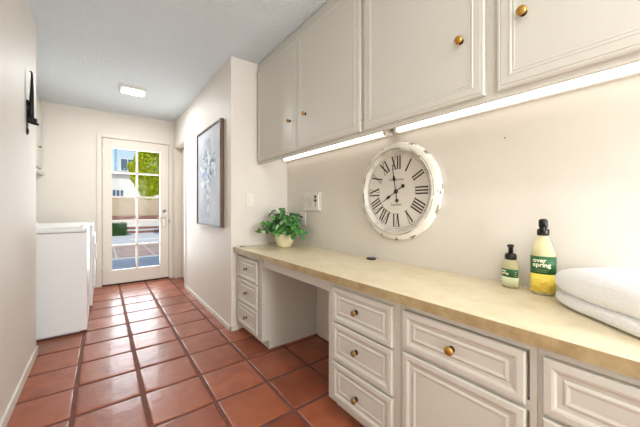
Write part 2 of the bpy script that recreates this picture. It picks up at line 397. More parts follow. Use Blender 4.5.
# ------------------------------------------------------------------ wall things
# clock
CY, CZ = 1.158, 1.204
t = thing('wall_clock', 'large round distressed white wall clock with roman numerals', 'clock', (WR, CY, CZ)); T = face_x(WR-.001, CY, CZ)
N = 96
def scal(a, i): return 1 + ((.012*abs(math.cos(8*a)) - .010) if i in (1, 2, 3, 4) else 0)
q = B(); q.lathe([(.290, 0), (.304, .006), (.309, .014), (.305, .021), (.296, .026), (.277, .034), (.270, .0345)], T, 192, rmod=scal, caps=False)
wr = random.Random(4)
for pk in range(16):
    if wr.random() < .2: continue
    for i in (1, 2, 3):
        a0 = pk*12+wr.randint(-3, 0)
        for k in range(a0, a0+wr.randint(2, 5)): q.m[i*192+k % 192] = 1
obj('outer_rim', q, ['clockwhite', 'worn'], t)
q = B()
prof = [(.272, .02), (.272, .040), (.268, .047), (.261, .050), (.254, .047), (.250, .040), (.246, .030), (.244, .019)]
q.lathe(prof, T, N, caps=False)
for _ in range(14):
    a0 = wr.randint(0, N); i = wr.choice((1, 2, 3))
    for k in range(a0, a0+wr.randint(3, 9)): q.m[i*N+k % N] = 1
obj('inner_ring', q, ['clockring', 'worn'], t)
q = B(); q.lathe([(.25, .002), (.25, .02), (0, .02)], T, N, smooth=False); obj('dial', q, 'clockface', t)
def stroke(q, p0, p1, w, T2, h=.0012):
    p0, p1 = Vector(p0), Vector(p1); d = (p1-p0).normalized(); n_ = Vector((-d.y, d.x))*w/2
    c = [p0-n_, p1-n_, p1+n_, p0+n_]
    vs = [T2 @ Vector((a.x, a.y, z)) for z in (0, h) for a in c]
    q.add(vs, [(3, 2, 1, 0), (4, 5, 6, 7), (0, 1, 5, 4), (1, 2, 6, 5), (2, 3, 7, 6), (3, 0, 4, 7)])
GW = {'I': .0185, 'V': .038, 'X': .040}
def numeral(txt, ang):
    q = B(); Hn = .082; r0 = .140; w = sum(GW[c] for c in txt); x = -w/2
    rot = Matrix.Rotation(-ang, 4, 'Z'); T2 = T @ Matrix.Translation((0, 0, .0202)) @ rot @ Matrix.Translation((0, r0, 0))
    for c in txt:
        g = GW[c]; m_ = x+g/2
        if c == 'I':
            stroke(q, (m_, 0), (m_, Hn), .0085, T2)
        elif c == 'V':
            stroke(q, (x+.007, Hn), (m_, 0), .0088, T2); stroke(q, (x+g-.006, Hn), (m_, 0), .0028, T2)
        else:
            stroke(q, (x+.006, Hn), (x+g-.006, 0), .0088, T2); stroke(q, (x+g-.006, Hn), (x+.006, 0), .0028, T2)
        x += g
    for y in (.0007, Hn-.0007): stroke(q, (-w/2+.003, y), (w/2-.003, y), .0016, T2)
    obj('numeral', q, 'ink', t)
for i, s_ in enumerate(['XII', 'I', 'II', 'III', 'IIII', 'V', 'VI', 'VII', 'VIII', 'IX', 'X', 'XI']): numeral(s_, i*PI/6)
q = B(); vs = []; n_ = 1440
for h in (.0202, .0210):
    for sgn in (-1, 1):
        for k in range(n_):
            a = 2*PI*k/n_; i = round(a/(PI/30)); da = abs(a-i*PI/30)*.233; rr = .0032 if i % 5 == 0 else .0015
            w_ = max(.0003, math.sqrt(max(0, rr*rr-da*da))); r_ = .233+sgn*w_
            vs.append(T @ Vector((r_*math.sin(a), r_*math.cos(a), h)))
fs = []
for k in range(n_):
    k2 = (k+1) % n_
    fs += [(k, k2, n_+k2, n_+k), (2*n_+k, 2*n_+k2, 3*n_+k2, 3*n_+k), (k, k2, 2*n_+k2, 2*n_+k), (n_+k, n_+k2, 3*n_+k2, 3*n_+k)]
q.add(vs, fs)
obj('minute_track', q, 'ink', t)
q = B(); text_bm(q, 'KENSINGTON', .017, T @ Matrix.Translation((0, .073, .0208))); obj('upper_lettering', q, 'faint', t)
q = B(); text_bm(q, 'London', .026, T @ Matrix.Translation((0, -.082, .0208)) @ Matrix(((1, .3, 0, 0), (0, 1, 0, 0), (0, 0, 1, 0), (0, 0, 0, 1)))); obj('lower_lettering', q, 'faint', t)
def hand(name, L, tail, ang, h, bl):
    q = B(); T2 = T @ Matrix.Translation((0, 0, h)) @ Matrix.Rotation(-ang, 4, 'Z')
    stroke(q, (0, -tail), (0, L*.55), .005, T2); 
    a = L*bl; pts = [(0, a-.026), (.0105, a-.008), (.0075, a+.008), (.0026, a+.016), (.0012, L), (-.0012, L), (-.0026, a+.016), (-.0075, a+.008), (-.0105, a-.008)]
    vs = [T2 @ Vector((x, y, z)) for z in (0, .0015) for x, y in pts]; n_ = len(pts)
    q.add(vs, [tuple(reversed(range(n_))), tuple(range(n_, 2*n_))]+[(k, (k+1) % n_, n_+(k+1) % n_, n_+k) for k in range(n_)])
    q.lathe([(.0115, 0), (.0115, .0016), (0, .0016)], T2 @ Matrix.Translation((0, -tail, 0)), 16, smooth=False)
    obj(name, q, 'ink', t)
hand('minute_hand', .178, .058, R(-9), .026, .48); hand('hour_hand', .132, .062, R(239), .0235, .55)
q = B(); q.lathe([(.013, .0205), (.013, .028), (.008, .031), (0, .0315)], T, 20); obj('hand_hub', q, 'ink', t)

# intercom
t = thing('intercom', 'beige square wall intercom with round speaker grille and two black knobs', 'intercom', (WR, 2.085, 1.155)); T = face_x(WR-.0005, 2.085, 1.155) @ Matrix.Diagonal((1, 1, .6, 1))
q = B(); q.box(-.122, .122, -.078, .078, 0, .010, bev=.003, T=T); q.box(-.104, .104, -.066, .066, .010, .034, bev=.005, T=T); q.box(-.122, .122, .064, .078, .006, .040, bev=.003, T=T); q.box(-.122, .122, -.078, -.064, .006, .036, bev=.003, T=T); obj('housing', q, 'whitep', t)
q = B()
for k, r_ in enumerate((.050, .042, .034, .026, .018, .010)):
    q.lathe([(r_, .0338), (r_, .0358), (r_-.0035, .0358), (r_-.0035, .0338)], T @ Matrix.Translation((-.035, 0, 0)), 32, caps=False)
obj('speaker_grille', q, 'cab', t)
for y in (.042, .010):
    q = B(); q.lathe([(.0125, .034), (.0125, .044), (.010, .048), (0, .048)], T @ Matrix.Translation((.066, y, 0)), 16); obj('dial_knob', q, 'black', t)
q = B()
for y in (-.018, -.036): q.box(.058, .076, y-.004, y+.004, .034, .039, bev=.001, T=T)
obj('selector_switch', q, 'grey', t)
# outlet
t = thing('wall_outlet', 'white duplex outlet low on the wall behind the plant', 'outlet', (WR, 2.245, 1.0)); T = face_x(WR-.0005, 2.235, 1.0)
q = B(); q.box(-.038, .038, -.06, .06, 0, .006, bev=.002, T=T); obj('cover_plate', q, 'whitep', t)
for y in (.022, -.022):
    q = B(); q.lathe([(.016, .006), (.016, .0085), (0, .0085)], T @ Matrix.Translation((0, y, 0)), 20, smooth=False); r_ = obj('receptacle', q, 'white', t)
    q = B(); q.box(-.008, -.005, y-.006, y+.006, .0083, .009, T=T); q.box(.005, .008, y-.006, y+.006, .0083, .009, T=T); obj('slots', q, 'black', r_)
# light switch on the return wall
t = thing('light_switch', 'ivory light switch plate on the short return wall above the counter', 'switch', (1.098, YS, 1.175)); T = face_y(1.098, YS-.0005, 1.175)
q = B(); q.box(-.037, .037, -.06, .06, 0, .006, bev=.002, T=T); obj('cover_plate', q, 'whitep', t)
q = B(); q.box(-.016, .016, -.033, .033, .005, .009, bev=.0015, T=T); obj('rocker', q, 'whitep', t)
# framed picture
PYa, PYb, PZa, PZb = 2.715, 3.56, .912, 1.945; pc = ((PYa+PYb)/2, (PZa+PZb)/2); pw, ph = PYb-PYa, PZb-PZa
t = thing('framed_picture', 'tall framed painting of pale blue flowers on the hall wall', 'picture', (.92, pc[0], pc[1])); T = face_x(.919, pc[0], pc[1])
q = B(); w_ = .016
for a in ((-pw/2, -pw/2+w_, -ph/2, ph/2), (pw/2-w_, pw/2, -ph/2, ph/2), (-pw/2+w_, pw/2-w_, -ph/2, -ph/2+w_), (-pw/2+w_, pw/2-w_, ph/2-w_, ph/2)): q.box(a[0], a[1], a[2], a[3], 0, .036, T=T)
obj('frame', q, 'frame', t)
M['canvas'] = mat('canvas_pale', (208, 213, 220), .7, var=(3, (184, 196, 210), .4, .65), bump=(300, .2, 2))
M['p1'] = mat('paint_blue_grey', (132, 164, 206), .7, var=(20, (182, 200, 220), .4, .6)); M['p2'] = mat('paint_white', (232, 236, 240), .7)
M['p3'] = mat('paint_slate', (98, 106, 122), .7, var=(20, (140, 148, 160), .4, .6)); M['p4'] = mat('paint_aqua', (172, 196, 206), .7); M['p5'] = mat('paint_olive', (128, 128, 112), .7)
q = B(); q.box(-pw/2+w_, pw/2-w_, -ph/2+w_, ph/2-w_, .002, .024, T=T)
pr_ = random.Random(3); zz = [.0242]
def blob(cx, cy, rx, ry, ang, mi):
    zz[0] += .00001; k = 10; vs = []
    for j in range(k):
        a = 2*PI*j/k; rr = pr_.uniform(.8, 1.15); x, y = rx*math.cos(a)*rr, ry*math.sin(a)*rr
        vs.append(T @ Vector((cx+x*math.cos(ang)-y*math.sin(ang), cy+x*math.sin(ang)+y*math.cos(ang), zz[0])))
    q.add(vs, [tuple(range(k))], mi)
for k in range(12): blob(pr_.gauss(0, .03), -.12-.022*k, .022, .03, 0, pr_.choice([1, 4, 2]))         # glass vase
for k in range(8): blob(pr_.gauss(0, .03), -.40+pr_.uniform(-.02, .02), .06, .014, 0, pr_.choice([3, 1, 4]))
blob(0, -.36, .055, .05, 0, 4); blob(-.01, -.35, .03, .03, 0, 2)
for k in range(16):                                                                                      # stems
    a = pr_.uniform(-.7, .7); L = pr_.uniform(.15, .42)
    blob(math.sin(a)*L*.5, -.1+math.cos(a)*L*.5, .004, L*.5, -a, pr_.choice([3, 5, 1]))
for k in range(26):
    a = pr_.uniform(-1., 1.); L = pr_.uniform(.25, .46); x, y = math.sin(a)*L*.62, -.06+math.cos(a)*L
    blob(x, y, .008, .03, -a+pr_.uniform(-.5, .5), pr_.choice([3, 3, 5, 1]))
for k in range(90):
    x, y = pr_.gauss(0, .105), .07+pr_.gauss(0, .085)
    blob(x, y, pr_.uniform(.020, .046), pr_.uniform(.016, .034), pr_.uniform(0, PI), pr_.choice([1, 1, 2, 2, 2, 4, 4, 3]))
obj('canvas', q, ['canvas', 'p1', 'p2', 'p3', 'p4', 'p5'], t)
# iron wall hook
T = face_px(-.396, 2.69, 1.71); t = thing('wall_hook', 'tall black iron hook on the left wall near the ceiling', 'hook', (-.39, 2.69, 1.71))
q = B(); q.box(-.016, .016, -.125, .105, .0005, .006, bev=.002, T=T)
q.lathe([(.022, .0005), (.022, .007), (.012, .011), (0, .011)], T @ Matrix.Translation((0, .085, 0)), 20); q.lathe([(.022, .0005), (.022, .007), (.012, .011), (0, .011)], T @ Matrix.Translation((0, -.1, 0)), 20)
obj('backplate', q, 'iron', t)
q = B(); q.tube([(0, -.02, .004), (0, -.03, .02), (0, -.042, .038), (0, -.052, .058)], [.016, .020, .014, .005], 12, T=T); q.box(-.018, .018, -.045, -.012, .003, .05, bev=.006, T=T); obj('foot', q, 'iron', t)
q = B(); q.tube([(0, -.03, .019), (0, .05, .021), (0, .16, .024), (0, .26, .025), (0, .292, .024), (0, .300, .018), (0, .297, .013)], [.017, .014, .0105, .007, .005, .004, .003], 12, T=T); obj('upright', q, 'iron', t)
b = B(); b.lathe([(.0035, 0), (.0035, .004), (.002, .006), (0, .006)], face_x(WR, .551, 1.427), 10); tag(obj('nail', b, 'grey', loc=(WR, .551, 1.427)), 'tiny nail head in the bare wall right of the clock', 'nail')

# ------------------------------------------------------------------ on the counter
CT = .7535
# grommet against the wall
b = B(); b.lathe([(.030, 0), (.033, .002), (.033, .007), (.029, .011), (.018, .012), (0, .012)], Matrix.Translation((1.452, 1.345, CT)), 28)
tag(obj('cable_grommet', b, 'black', loc=(1.452, 1.345, CT)), 'small black round cable grommet at the back of the counter below the clock', 'grommet')
b = B(); T = Matrix.Translation((1.005, 2.482, CT)) @ Matrix.Rotation(R(12), 4, 'Z'); b.box(-.022, .022, -.006, .006, 0, .005, bev=.0015, T=T); b.box(-.020, -.006, -.008, .008, .004, .007, bev=.001, T=T)
tag(obj('latch_plate', b, 'grey', loc=(1.005, 2.482, CT)), 'tiny grey metal latch lying at the far corner of the counter', 'latch')

# potted ivy
PC = Vector((1.305, 2.25, CT)); t = thing('potted_ivy', 'bushy green ivy in a round ivory pot in the far counter corner', 'potted plant', PC)
q = B(); q.lathe([(.050, 0), (.056, .003), (.066, .018), (.079, .048), (.086, .078), (.087, .104), (.084, .116), (.086, .122), (.081, .126), (.076, .120), (.076, .100), (0, .098)], Matrix.Translation(PC), 40); obj('pot', q, 'ivory', t)
q = B(); q.lathe([(.0755, .101), (.05, .108), (0, .112)], Matrix.Translation(PC), 24); obj('soil', q, 'soil', t)
lf = B(); st = B(); lr = random.Random(11)
LP = [(0, 0), (.30, -.16), (.50, .05), (.36, .26), (.42, .52), (.20, .56), (0, 1.), (-.20, .56), (-.42, .52), (-.36, .26), (-.50, .05), (-.30, -.16)]
def leaf(p, d, up, s):
    d = d.normalized(); x = d.cross(up).normalized(); n_ = x.cross(d).normalized()
    vs = [p+d*s*.35]; fold = lr.uniform(.12, .35)
    for a, c_ in LP: vs.append(p+x*a*s+d*c_*s+n_*(abs(a)*s*fold-c_*c_*s*.22))
    k = len(LP); lf.add(vs, [(0, i+1, (i+1) % k+1) for i in range(k)], 0, False)
top = PC+Vector((0, 0, .112))
for k in range(66):
    a = lr.uniform(0, 2*PI); tilt = lr.uniform(.1, 1.45); L = lr.uniform(.12, .235)*(1.05 if tilt < .8 else .95)
    dr_ = Vector((math.cos(a)*math.sin(tilt), math.sin(a)*math.sin(tilt), math.cos(tilt)))
    pts = [top+Vector((math.cos(a), math.sin(a), 0))*lr.uniform(.0, .04)]; d = (dr_+Vector((0, 0, .5))).normalized()
    for s_ in range(6):
        d = (d+dr_*.25+Vector((0, 0, -.09*s_*tilt/1.2))+Vector([lr.uniform(-.15, .15) for _ in range(3)])).normalized(); pts.append(pts[-1]+d*L/6)
    ok = [p for p in pts if p.x < WR-.02 and p.y < YS-.02]
    if len(ok) < 3: continue
    st.tube(ok, .0016, 5)
    for i, p in enumerate(ok[1:]):
        for e in range(2 if i > 1 else 1):
            az = lr.uniform(0, 2*PI); o_ = Vector((math.cos(az), math.sin(az), lr.uniform(-.3, .5)))
            out = ((p-top)*6+o_).normalized(); tip = p+out*.02
            if tip.x > WR-.05 or tip.y > YS-.05: continue
            # foliage faces outwards, drooping at the tip
            leaf(p+out*.008, (out*.25+Vector((0, 0, -.6))+o_*.6), (out+Vector((0, 0, .35))), lr.uniform(.036, .058))
q = obj('stems', st, 'stem', t); obj('foliage', lf, 'ivy', t)

# bottles
def ell(a, b_):
    return lambda v: Vector((v.x, v.y, b_*math.sqrt(max(0, 1-(v.x/a)**2))+v.z+.0009))
def bottle(loc, rz, prof, a, b_, label, liq_h, lbl, group=None):
    """prof in (fraction of width, height); front is local -Y"""
    t = thing('soap_bottle', label, 'bottle', loc); T = Matrix.Translation(loc) @ Matrix.Rotation(rz, 4, 'Z')
    q = B(); q.lathe([(f*a, h) for f, h in prof], T, 48, sy=b_/a); obj('body', q, 'bottle', t)
    q = B(); cut = [(f*a-.002, h+.002) for f, h in prof if h < liq_h]; q.lathe([(max(.001, r_), h) for r_, h in cut], T, 48, sy=(b_-.002)/(a-.002)); obj('soap', q, 'liquid', t)
    # local frame on the bottle's front: x right, y up, z out
    F = T @ Matrix(((1, 0, 0, 0), (0, 0, -1, 0), (0, 1, 0, 0), (0, 0, 0, 1)))
    for nm, z0, z1, m_, span in lbl:
        q = B(); n_ = 40; vs = []; fs = []
        for off in (.0004, .0009):
            for z in (z0, z1):
                for k in range(n_+1):
                    th = -span+2*span*k/n_; vs.append(F @ Vector(((a+off)*math.sin(th), z, (b_+off)*math.cos(th))))
        w = n_+1
        for k in range(n_):
            fs += [(k, k+1, w+k+1, w+k), (2*w+k, 2*w+k+1, 3*w+k+1, 3*w+k), (k, k+1, 2*w+k+1, 2*w+k), (w+k, w+k+1, 3*w+k+1, 3*w+k)]
        q.add(vs, fs, 0, True); obj(nm, q, m_, t)
    return t, T, F
bend2 = ell(.041, .030)
t, T, F = bottle((1.420, .384, CT), R(-72), [(.80, 0), (.96, .004), (1, .014), (1, .152), (.93, .167), (.77, .190), (.59, .212), (.47, .226), (.40, .236), (.38, .246)], .041, .030,
                 'tall yellow-and-green labelled spray bottle beside the towels', .185, [('front_label', .084, .154, 'lgreen', 1.57), ('lower_label', .012, .084, 'lyellow', 1.57)])
q = B(); text_bm(q, 'ever\nspring', .0235, F @ Matrix.Translation((0, .129, 0)), bend=lambda v: bend2(Vector((v.x-.034, v.y, v.z))), align='LEFT', bold=.0006); obj('label_lettering', q, 'lcream', t)
q = B()
for k, w_ in enumerate((.05, .042)): 
    for j in range(10): q.add([F @ bend2(Vector((-.030+w_*(j+o1)/10, .099-.007*k+o2, .0002))) for o1, o2 in ((0, 0), (.6, 0), (.6, .0022), (0, .0022))], [(0, 1, 2, 3)])
obj('small_print', q, 'lsmall', t)
q = B()
for k in range(3):
    for j in range(7): q.add([F @ bend2(Vector((-.030+.026*(j+o1)/7, .058-.012*k+o2, .0002))) for o1, o2 in ((0, 0), (.7, 0), (.7, .004), (0, .004))], [(0, 1, 2, 3)])
for j in range(5):
    a0 = j*2*PI/5; q.add([F @ bend2(Vector((.004+.011*math.cos(a0)+.007*math.cos(x_), .036+.011*math.sin(a0)+.009*math.sin(x_), .0003))) for x_ in [i*PI/4 for i in range(8)]], [tuple(range(8))])
obj('label_drawing', q, 'lamber', t)
q = B(); q.lathe([(.019, .236), (.0205, .238), (.0205, .258), (.018, .262), (.012, .263), (.011, .270), (0, .270)], T, 28); cp = obj('collar', q, 'black', t)
q = B(); Rg = T @ Matrix.Translation((0, 0, 0))
q.box(-.015, .015, -.020, .018, .264, .303, bev=.009, T=Rg); q.lathe([(.0085, 0), (.0085, .012), (.004, .013), (0, .013)], Rg @ Matrix.Translation((0, -.018, .288)) @ Matrix.Rotation(R(90), 4, 'X'), 16)
obj('spray_head', q, 'black', t)
q = B(); q.tube([(0, -.016, .278), (0, -.026, .268), (0, -.027, .256), (0, -.023, .246)], [.006, .005, .0045, .004], 8, T=T); obj('trigger', q, 'black', t)
bend1 = ell(.0365, .027)
t, T, F = bottle((1.429, .503, CT), R(-110), [(.86, 0), (.98, .003), (1, .010), (1, .082), (.97, .092), (.86, .106), (.70, .116), (.52, .121), (.44, .125)], .0365, .027,
                 'small foaming soap bottle with a black pump and green label', .10, [('front_label', .048, .082, 'lgreen', 1.5), ('lower_label', .010, .048, 'lpale', 1.5)])
q = B(); text_bm(q, 'ever\nspring', .0135, F @ Matrix.Translation((0, .068, 0)), bend=lambda v: bend1(Vector((v.x-.022, v.y, v.z))), align='LEFT', bold=.0004); obj('label_lettering', q, 'lcream', t)
q = B()
for k in range(3): q.add([F @ Vector(((.0365+.001)*math.sin(th), .070-.008*k+o2, (.027+.001)*math.cos(th)+.0006)) for th, o2 in ((1.0, 0), (1.3, 0), (1.3, .0028), (1.0, .0028))], [(0, 1, 2, 3)])
obj('small_print', q, 'lsmall', t)
q = B(); q.lathe([(.021, .122), (.0225, .124), (.0225, .140), (.020, .146), (.012, .150), (.010, .151)], T, 28); obj('collar', q, 'black', t)
q = B(); q.lathe([(.0095, .150), (.0095, .172), (.0115, .177), (.0125, .184), (.0115, .187), (0, .187)], T, 24); q.box(-.0055, .0055, -.017, 0, .176, .185, bev=.003, T=T); obj('pump', q, 'black', t)

# folded towel
t = thing('folded_towel', 'thick fluffy white folded bath towel at the near end of the counter', 'towel', (1.28, .09, CT))
d1 = Vector((.63, .775, 0)).normalized(); d2_ = Vector((.775, -.63, 0)).normalized()
def fold(name, L, W, Ht, c, z0, e_v, seed, dome=0., droop=0.):
    n1, n2 = 150, 64; vs = []; fs = []
    def sg(x, e): return math.copysign(abs(x)**e, x)
    for j in range(n2+1):
        ph_ = -PI/2+PI*j/n2
        for i in range(n1):
            th = 2*PI*i/n1
            rr = sg(math.cos(ph_), e_v); x = L/2*rr*sg(math.cos(th), .5); y = W/2*rr*sg(math.sin(th), .55); z = Ht/2*sg(math.sin(ph_), .75)
            if z > 0: z *= 1+dome*max(0, 1-(2*x/L)**2)*max(0, 1-(1.5*y/W)**2)
            p = Vector((x, y, z)); 
            nz = noise.noise(Vector((x*9+seed, y*9, z*14)))*.006+noise.noise(Vector((x*55, y*55+seed, z*55)))*.0024+noise.noise(Vector((x*190, y*190, z*190+seed)))*.0020
            p += p.normalized()*nz if p.length > 1e-4 else Vector()
            z = max(p.z+Ht/2, .0)
            vs.append(Vector(c)+d1*p.x+d2_*p.y+Vector((0, 0, z0+z)))
    for j in range(n2):
        for i in range(n1): fs.append((j*n1+i, j*n1+(i+1) % n1, (j+1)*n1+(i+1) % n1, (j+1)*n1+i))
    vs = [Vector((min(v.x, WR-.003), v.y, v.z)) for v in vs]
    q = B(); q.add(vs, fs, 0, True); obj(name, q, 'towel', t)
cc = Vector((1.33, .315, 0))+d2_*.088-d1*.20
fold('lower_fold', .47, .235, .052, (cc.x, cc.y, 0), CT, .28, 3)
cu_ = cc+d1*.0
fold('upper_fold', .475, .238, .092, (cu_.x, cu_.y, 0), CT+.040, .5, 17, dome=.45)

# ------------------------------------------------------------------ laundry alcove
def machine(kind, label, ya, yb, xf, h):
    t = thing(kind, label, kind, ((xf-.85)/2, (ya+yb)/2, 0)); xb = -.80
    q = B(); q.box(xb, xf, ya, yb, .02, h-.037, bev=.008); q.box(xb+.05, xf-.05, ya+.05, yb-.05, .001, .03); obj('cabinet_body', q, 'white', t)
    q = B(); q.box(xb, xf+.004, ya-.002, yb+.002, h-.034, h, bev=.010); obj('top_panel', q, 'white', t)
    q = B()
    T = Matrix(((1, 0, 0, 0), (0, 1, 0, 0), (0, 0, 1, 0), (0, 0, 0, 1)))
    sl = [(xb, h), (xb+.20, h), (xb+.185, h+.03), (xb+.11, h+.135), (xb+.07, h+.145), (xb, h+.145)]
    vs = [Vector((x, y, z)) for y in (ya+.01, yb-.01) for x, z in sl]; n_ = len(sl)
    q.add(vs, [tuple(range(n_)), tuple(range(n_, 2*n_))]+[(k, (k+1) % n_, n_+(k+1) % n_, n_+k) for k in range(n_)]); cs = obj('control_console', q, 'white', t)
    sd = Vector((.075, 0, -.105)).normalized(); nn = Vector((.105, 0, .075)).normalized()
    for y in (ya+.12, yb-.15):
        c_ = Vector((xb+.1475, y, h+.083)); K = Matrix((( 0, sd.x, nn.x, c_.x), (1, 0, 0, c_.y), (0, sd.z, nn.z, c_.z), (0, 0, 0, 1)))
        q = B(); q.lathe([(.028, 0), (.028, .008), (.020, .012), (.018, .030), (0, .030)], K, 24); kk = obj('control_knob', q, 'white', cs)
        q = B(); q.box(-.007, .007, -.017, .017, .029, .036, T=K); obj('knob_marker', q, 'black', kk)
    return t
t = machine('washing_machine', 'white top-loading washer nearest, beyond the end of the left wall', 3.284, 3.955, -.105, .922)
t['category'] = 'washer'
q = B(); q.box(-.46, -.135, 3.33, 3.91, .9225, .934, bev=.005); ld = obj('lid', q, 'white', t)
q = B(); q.box(-.150, -.130, 3.40, 3.44, .934, .940, bev=.002); obj('lid_latch', q, 'grey', ld)
t = machine('clothes_dryer', 'white dryer beyond the washer, nearest the glazed door', 4.05, 4.73, -.082, .920)
t['category'] = 'dryer'
q = B(); q.box(-.082, -.062, 4.11, 4.67, .22, .80, bev=.009); dd = obj('door', q, 'white', t)
q = B(); q.box(-.062, -.045, 4.13, 4.19, .52, .70, bev=.007); obj('door_handle', q, 'white', dd)
# wall cabinet over the machines
t = thing('laundry_cabinet', 'cream wall cabinet above the washer and dryer in the alcove', 'cabinet', (-.75, 4.2, 1.52))
q = B(); q.box(-.899, -.62, 3.3, YB-.001, 1.53, CEIL-.001); obj('carcass', q, 'cab', t)
for a, c_ in ((3.32, 3.88), (3.885, 4.45), (4.455, 5.02)):
    q = B(); q.panel(c_-a, .80, [(0, 0), (0, .014), (.004, .018), (.04, .018), (.045, .014), (.05, .018)], face_px(-.62, (a+c_)/2, 1.99)); dq = obj('door', q, 'cab', t)
    T = face_px(-.602, c_-.05 if a > 4 else a+.05, 1.83) if a < 4.4 else face_px(-.602, 4.76, 1.83)
    q = B(); q.lathe([(.008, 0), (.006, .012), (.014, .020), (.014, .026), (0, .029)], T, 16); obj('knob', q, 'brass_old', dq)
q = B(); q.box(-.62, -.585, 3.3, YB-.001, 1.515, 1.545, bev=.004); obj('bottom_moulding', q, 'cab', t)

# ceiling light
def ceil_light(label, x, y):
    t = thing('ceiling_light', label, 'light', (x, y, CEIL), 'flush rectangular ceiling lights'); q = B()
    w, d, h, f = .25, .215, .030, .032; z0, z1 = CEIL-h, CEIL-.0005
    q.box(x-w/2, x-w/2+f, y-d/2, y+d/2, z0, z1, bev=.003); q.box(x+w/2-f, x+w/2, y-d/2, y+d/2, z0, z1, bev=.003)
    q.box(x-w/2+f, x+w/2-f, y-d/2, y-d/2+.012, z0, z1, bev=.002); q.box(x-w/2+f, x+w/2-f, y+d/2-.012, y+d/2, z0, z1, bev=.002)
    obj('frame', q, 'whitep', t)
    q = B(); q.box(x-w/2+f, x+w/2-f, y-d/2+.012, y+d/2-.012, z0-.001, z0+.010); obj('diffuser', q, 'panel_lit', t)
    return t
ceil_light('small flush rectangular ceiling light, lit, in the hallway ceiling', .285, 3.935)
ceil_light('flush rectangular ceiling light above the camera', .30, -.50)
ceil_light('added flush rectangular ceiling light for fill, near the added rear window', .55, -1.5)  # unseen fixture added to even out the room light

# ------------------------------------------------------------------ outside
GZ = -.10
M['patio'] = mat('pale_concrete', (214, 214, 212), .8, bump=(20, .2, 5)); M['paver'] = mat('pinkish_brick', (176, 150, 138), .85, var=(6, (196, 172, 158), .4, .6), bump=(20, .3, 4))
M['paint_out'] = mat('white_stucco', (222, 219, 212), .9, bump=(20, .3, 4)); M['stucco'] = mat('cream_stucco', (190, 172, 144), .9, bump=(20, .3, 4))
M['redbrick'] = mat('red_brown_brick', (128, 88, 76), .85, var=(9, (150, 108, 94), .4, .6)); M['bluewall'] = mat('blue_grey_siding', (186, 208, 222), .8)
M['pane'] = mat('dark_pane', (80, 104, 122), .15); M['water'] = mat('pool_water', (50, 100, 100), .35, bump=(10, .3, 3))
M['hedge'] = island_mat('hedge_leaf', [(34, 72, 24), (60, 104, 38), (46, 88, 30), (86, 128, 52)], .5, trans=True)
M['treeleaf'] = island_mat('tree_leaf', [(150, 172, 24), (226, 232, 20), (190, 206, 24), (246, 240, 50), (110, 144, 26), (232, 234, 30)], .45, trans=True)
M['bark'] = mat('tree_bark', (92, 78, 62), .9, bump=(30, .8, 4))
b = B(); b.box(-14, 20, 5.19, 60, GZ-.3, GZ-.01); struct('trim_4', b, 'patio').name = 'ground'
b = B(); b.box(-3, 5, 5.19, 8.4, GZ-.1, GZ); tag(obj('patio_slab', b, 'patio'), 'pale concrete patio right outside the glazed door', 'patio')
b = B(); 
for i in range(10):
    for j in range(4): b.box(-2.9+i*.8, -2.9+i*.8+.77, 8.42+j*.66, 8.42+j*.66+.62, GZ-.1, GZ, bev=.01)
tag(obj('brick_paving', b, 'paver'), 'pinkish paving slabs beyond the pale patio', 'paving')
b = B(); b.box(-2, .85, 11.1, 16, GZ-.1, GZ+.02); b.box(.85, 4, 12.95, 16, GZ-.1, GZ+.02); tag(obj('pool_deck', b, 'patio'), 'white pool deck in front of the brick steps', 'deck')
b = B(); b.box(.86, 4, 11.3, 12.94, GZ-.1, GZ-.06); tag(obj('pool', b, 'water'), 'small dark teal pool beside the white deck', 'pool')
b = B(); b.box(.86, 4, 11.10, 11.28, GZ-.1, GZ+.02, bev=.01); tag(obj('pool_coping', b, 'redbrick'), 'thin brick edge on the near side of the pool', 'coping')
b = B(); b.box(-3, 6, 16.02, 16.3, GZ-.1, .030); b.box(-3, 6, 16.0, 17, .030, .046, bev=.004, mi=1); tag(obj('brick_step', b, ['redbrick', 'patio']), 'low brick step behind the pool', 'step')
b = B(); b.box(-3, 6, 17.01, 17.3, GZ-.1, .15, bev=.005); tag(obj('brick_kerb', b, 'redbrick'), 'second brick kerb behind the low step', 'kerb')
b = B(); b.box(-3, 6, 17.31, 19, GZ-.1, .46); tag(obj('planter_wall', b, 'paint_out'), 'low white wall above the brick kerbs', 'wall')
b = B(); b.box(-3, 6, 19.03, 19.4, GZ-.1, .67, bev=.01); tag(obj('brick_ledge', b, 'redbrick'), 'dark red-brown brick ledge at the foot of the stucco wall', 'ledge')
b = B(); b.box(-6, 8, 19.6, 19.9, GZ, 1.68); b.box(-6, 8, 19.55, 19.95, 1.68, 1.76, bev=.01)
for x in (-1, 1.9, 4.8): b.box(x, x+.12, 19.56, 19.9, GZ, 1.68)
tag(obj('garden_wall', b, 'stucco'), 'long cream stucco garden wall at the back of the yard', 'wall')
# hedge
hr = random.Random(5)
def leafcloud(n, fn, s0, s1):
    q = B()
    for _ in range(n):
        p = fn(); a = Vector([hr.gauss(0, 1) for _ in range(3)]).normalized(); c_ = a.cross(Vector([hr.gauss(0, 1) for _ in range(3)])).normalized(); s = hr.uniform(s0, s1)
        q.add([p-a*s, p+c_*s*.45, p+a*s, p-c_*s*.45], [(0, 1, 2, 3)])
    return q
q = leafcloud(3500, lambda: Vector((hr.uniform(-.9, .87), hr.uniform(14.8, 15.5), hr.uniform(GZ+.08, .46))), .03, .05)
q.box(-.86, .83, 14.85, 15.45, GZ+.022, .42); tag(obj('hedge', q, 'hedge', loc=(0, 15.1, GZ+.02)), 'low dark green clipped hedge left of the pool', 'hedge')
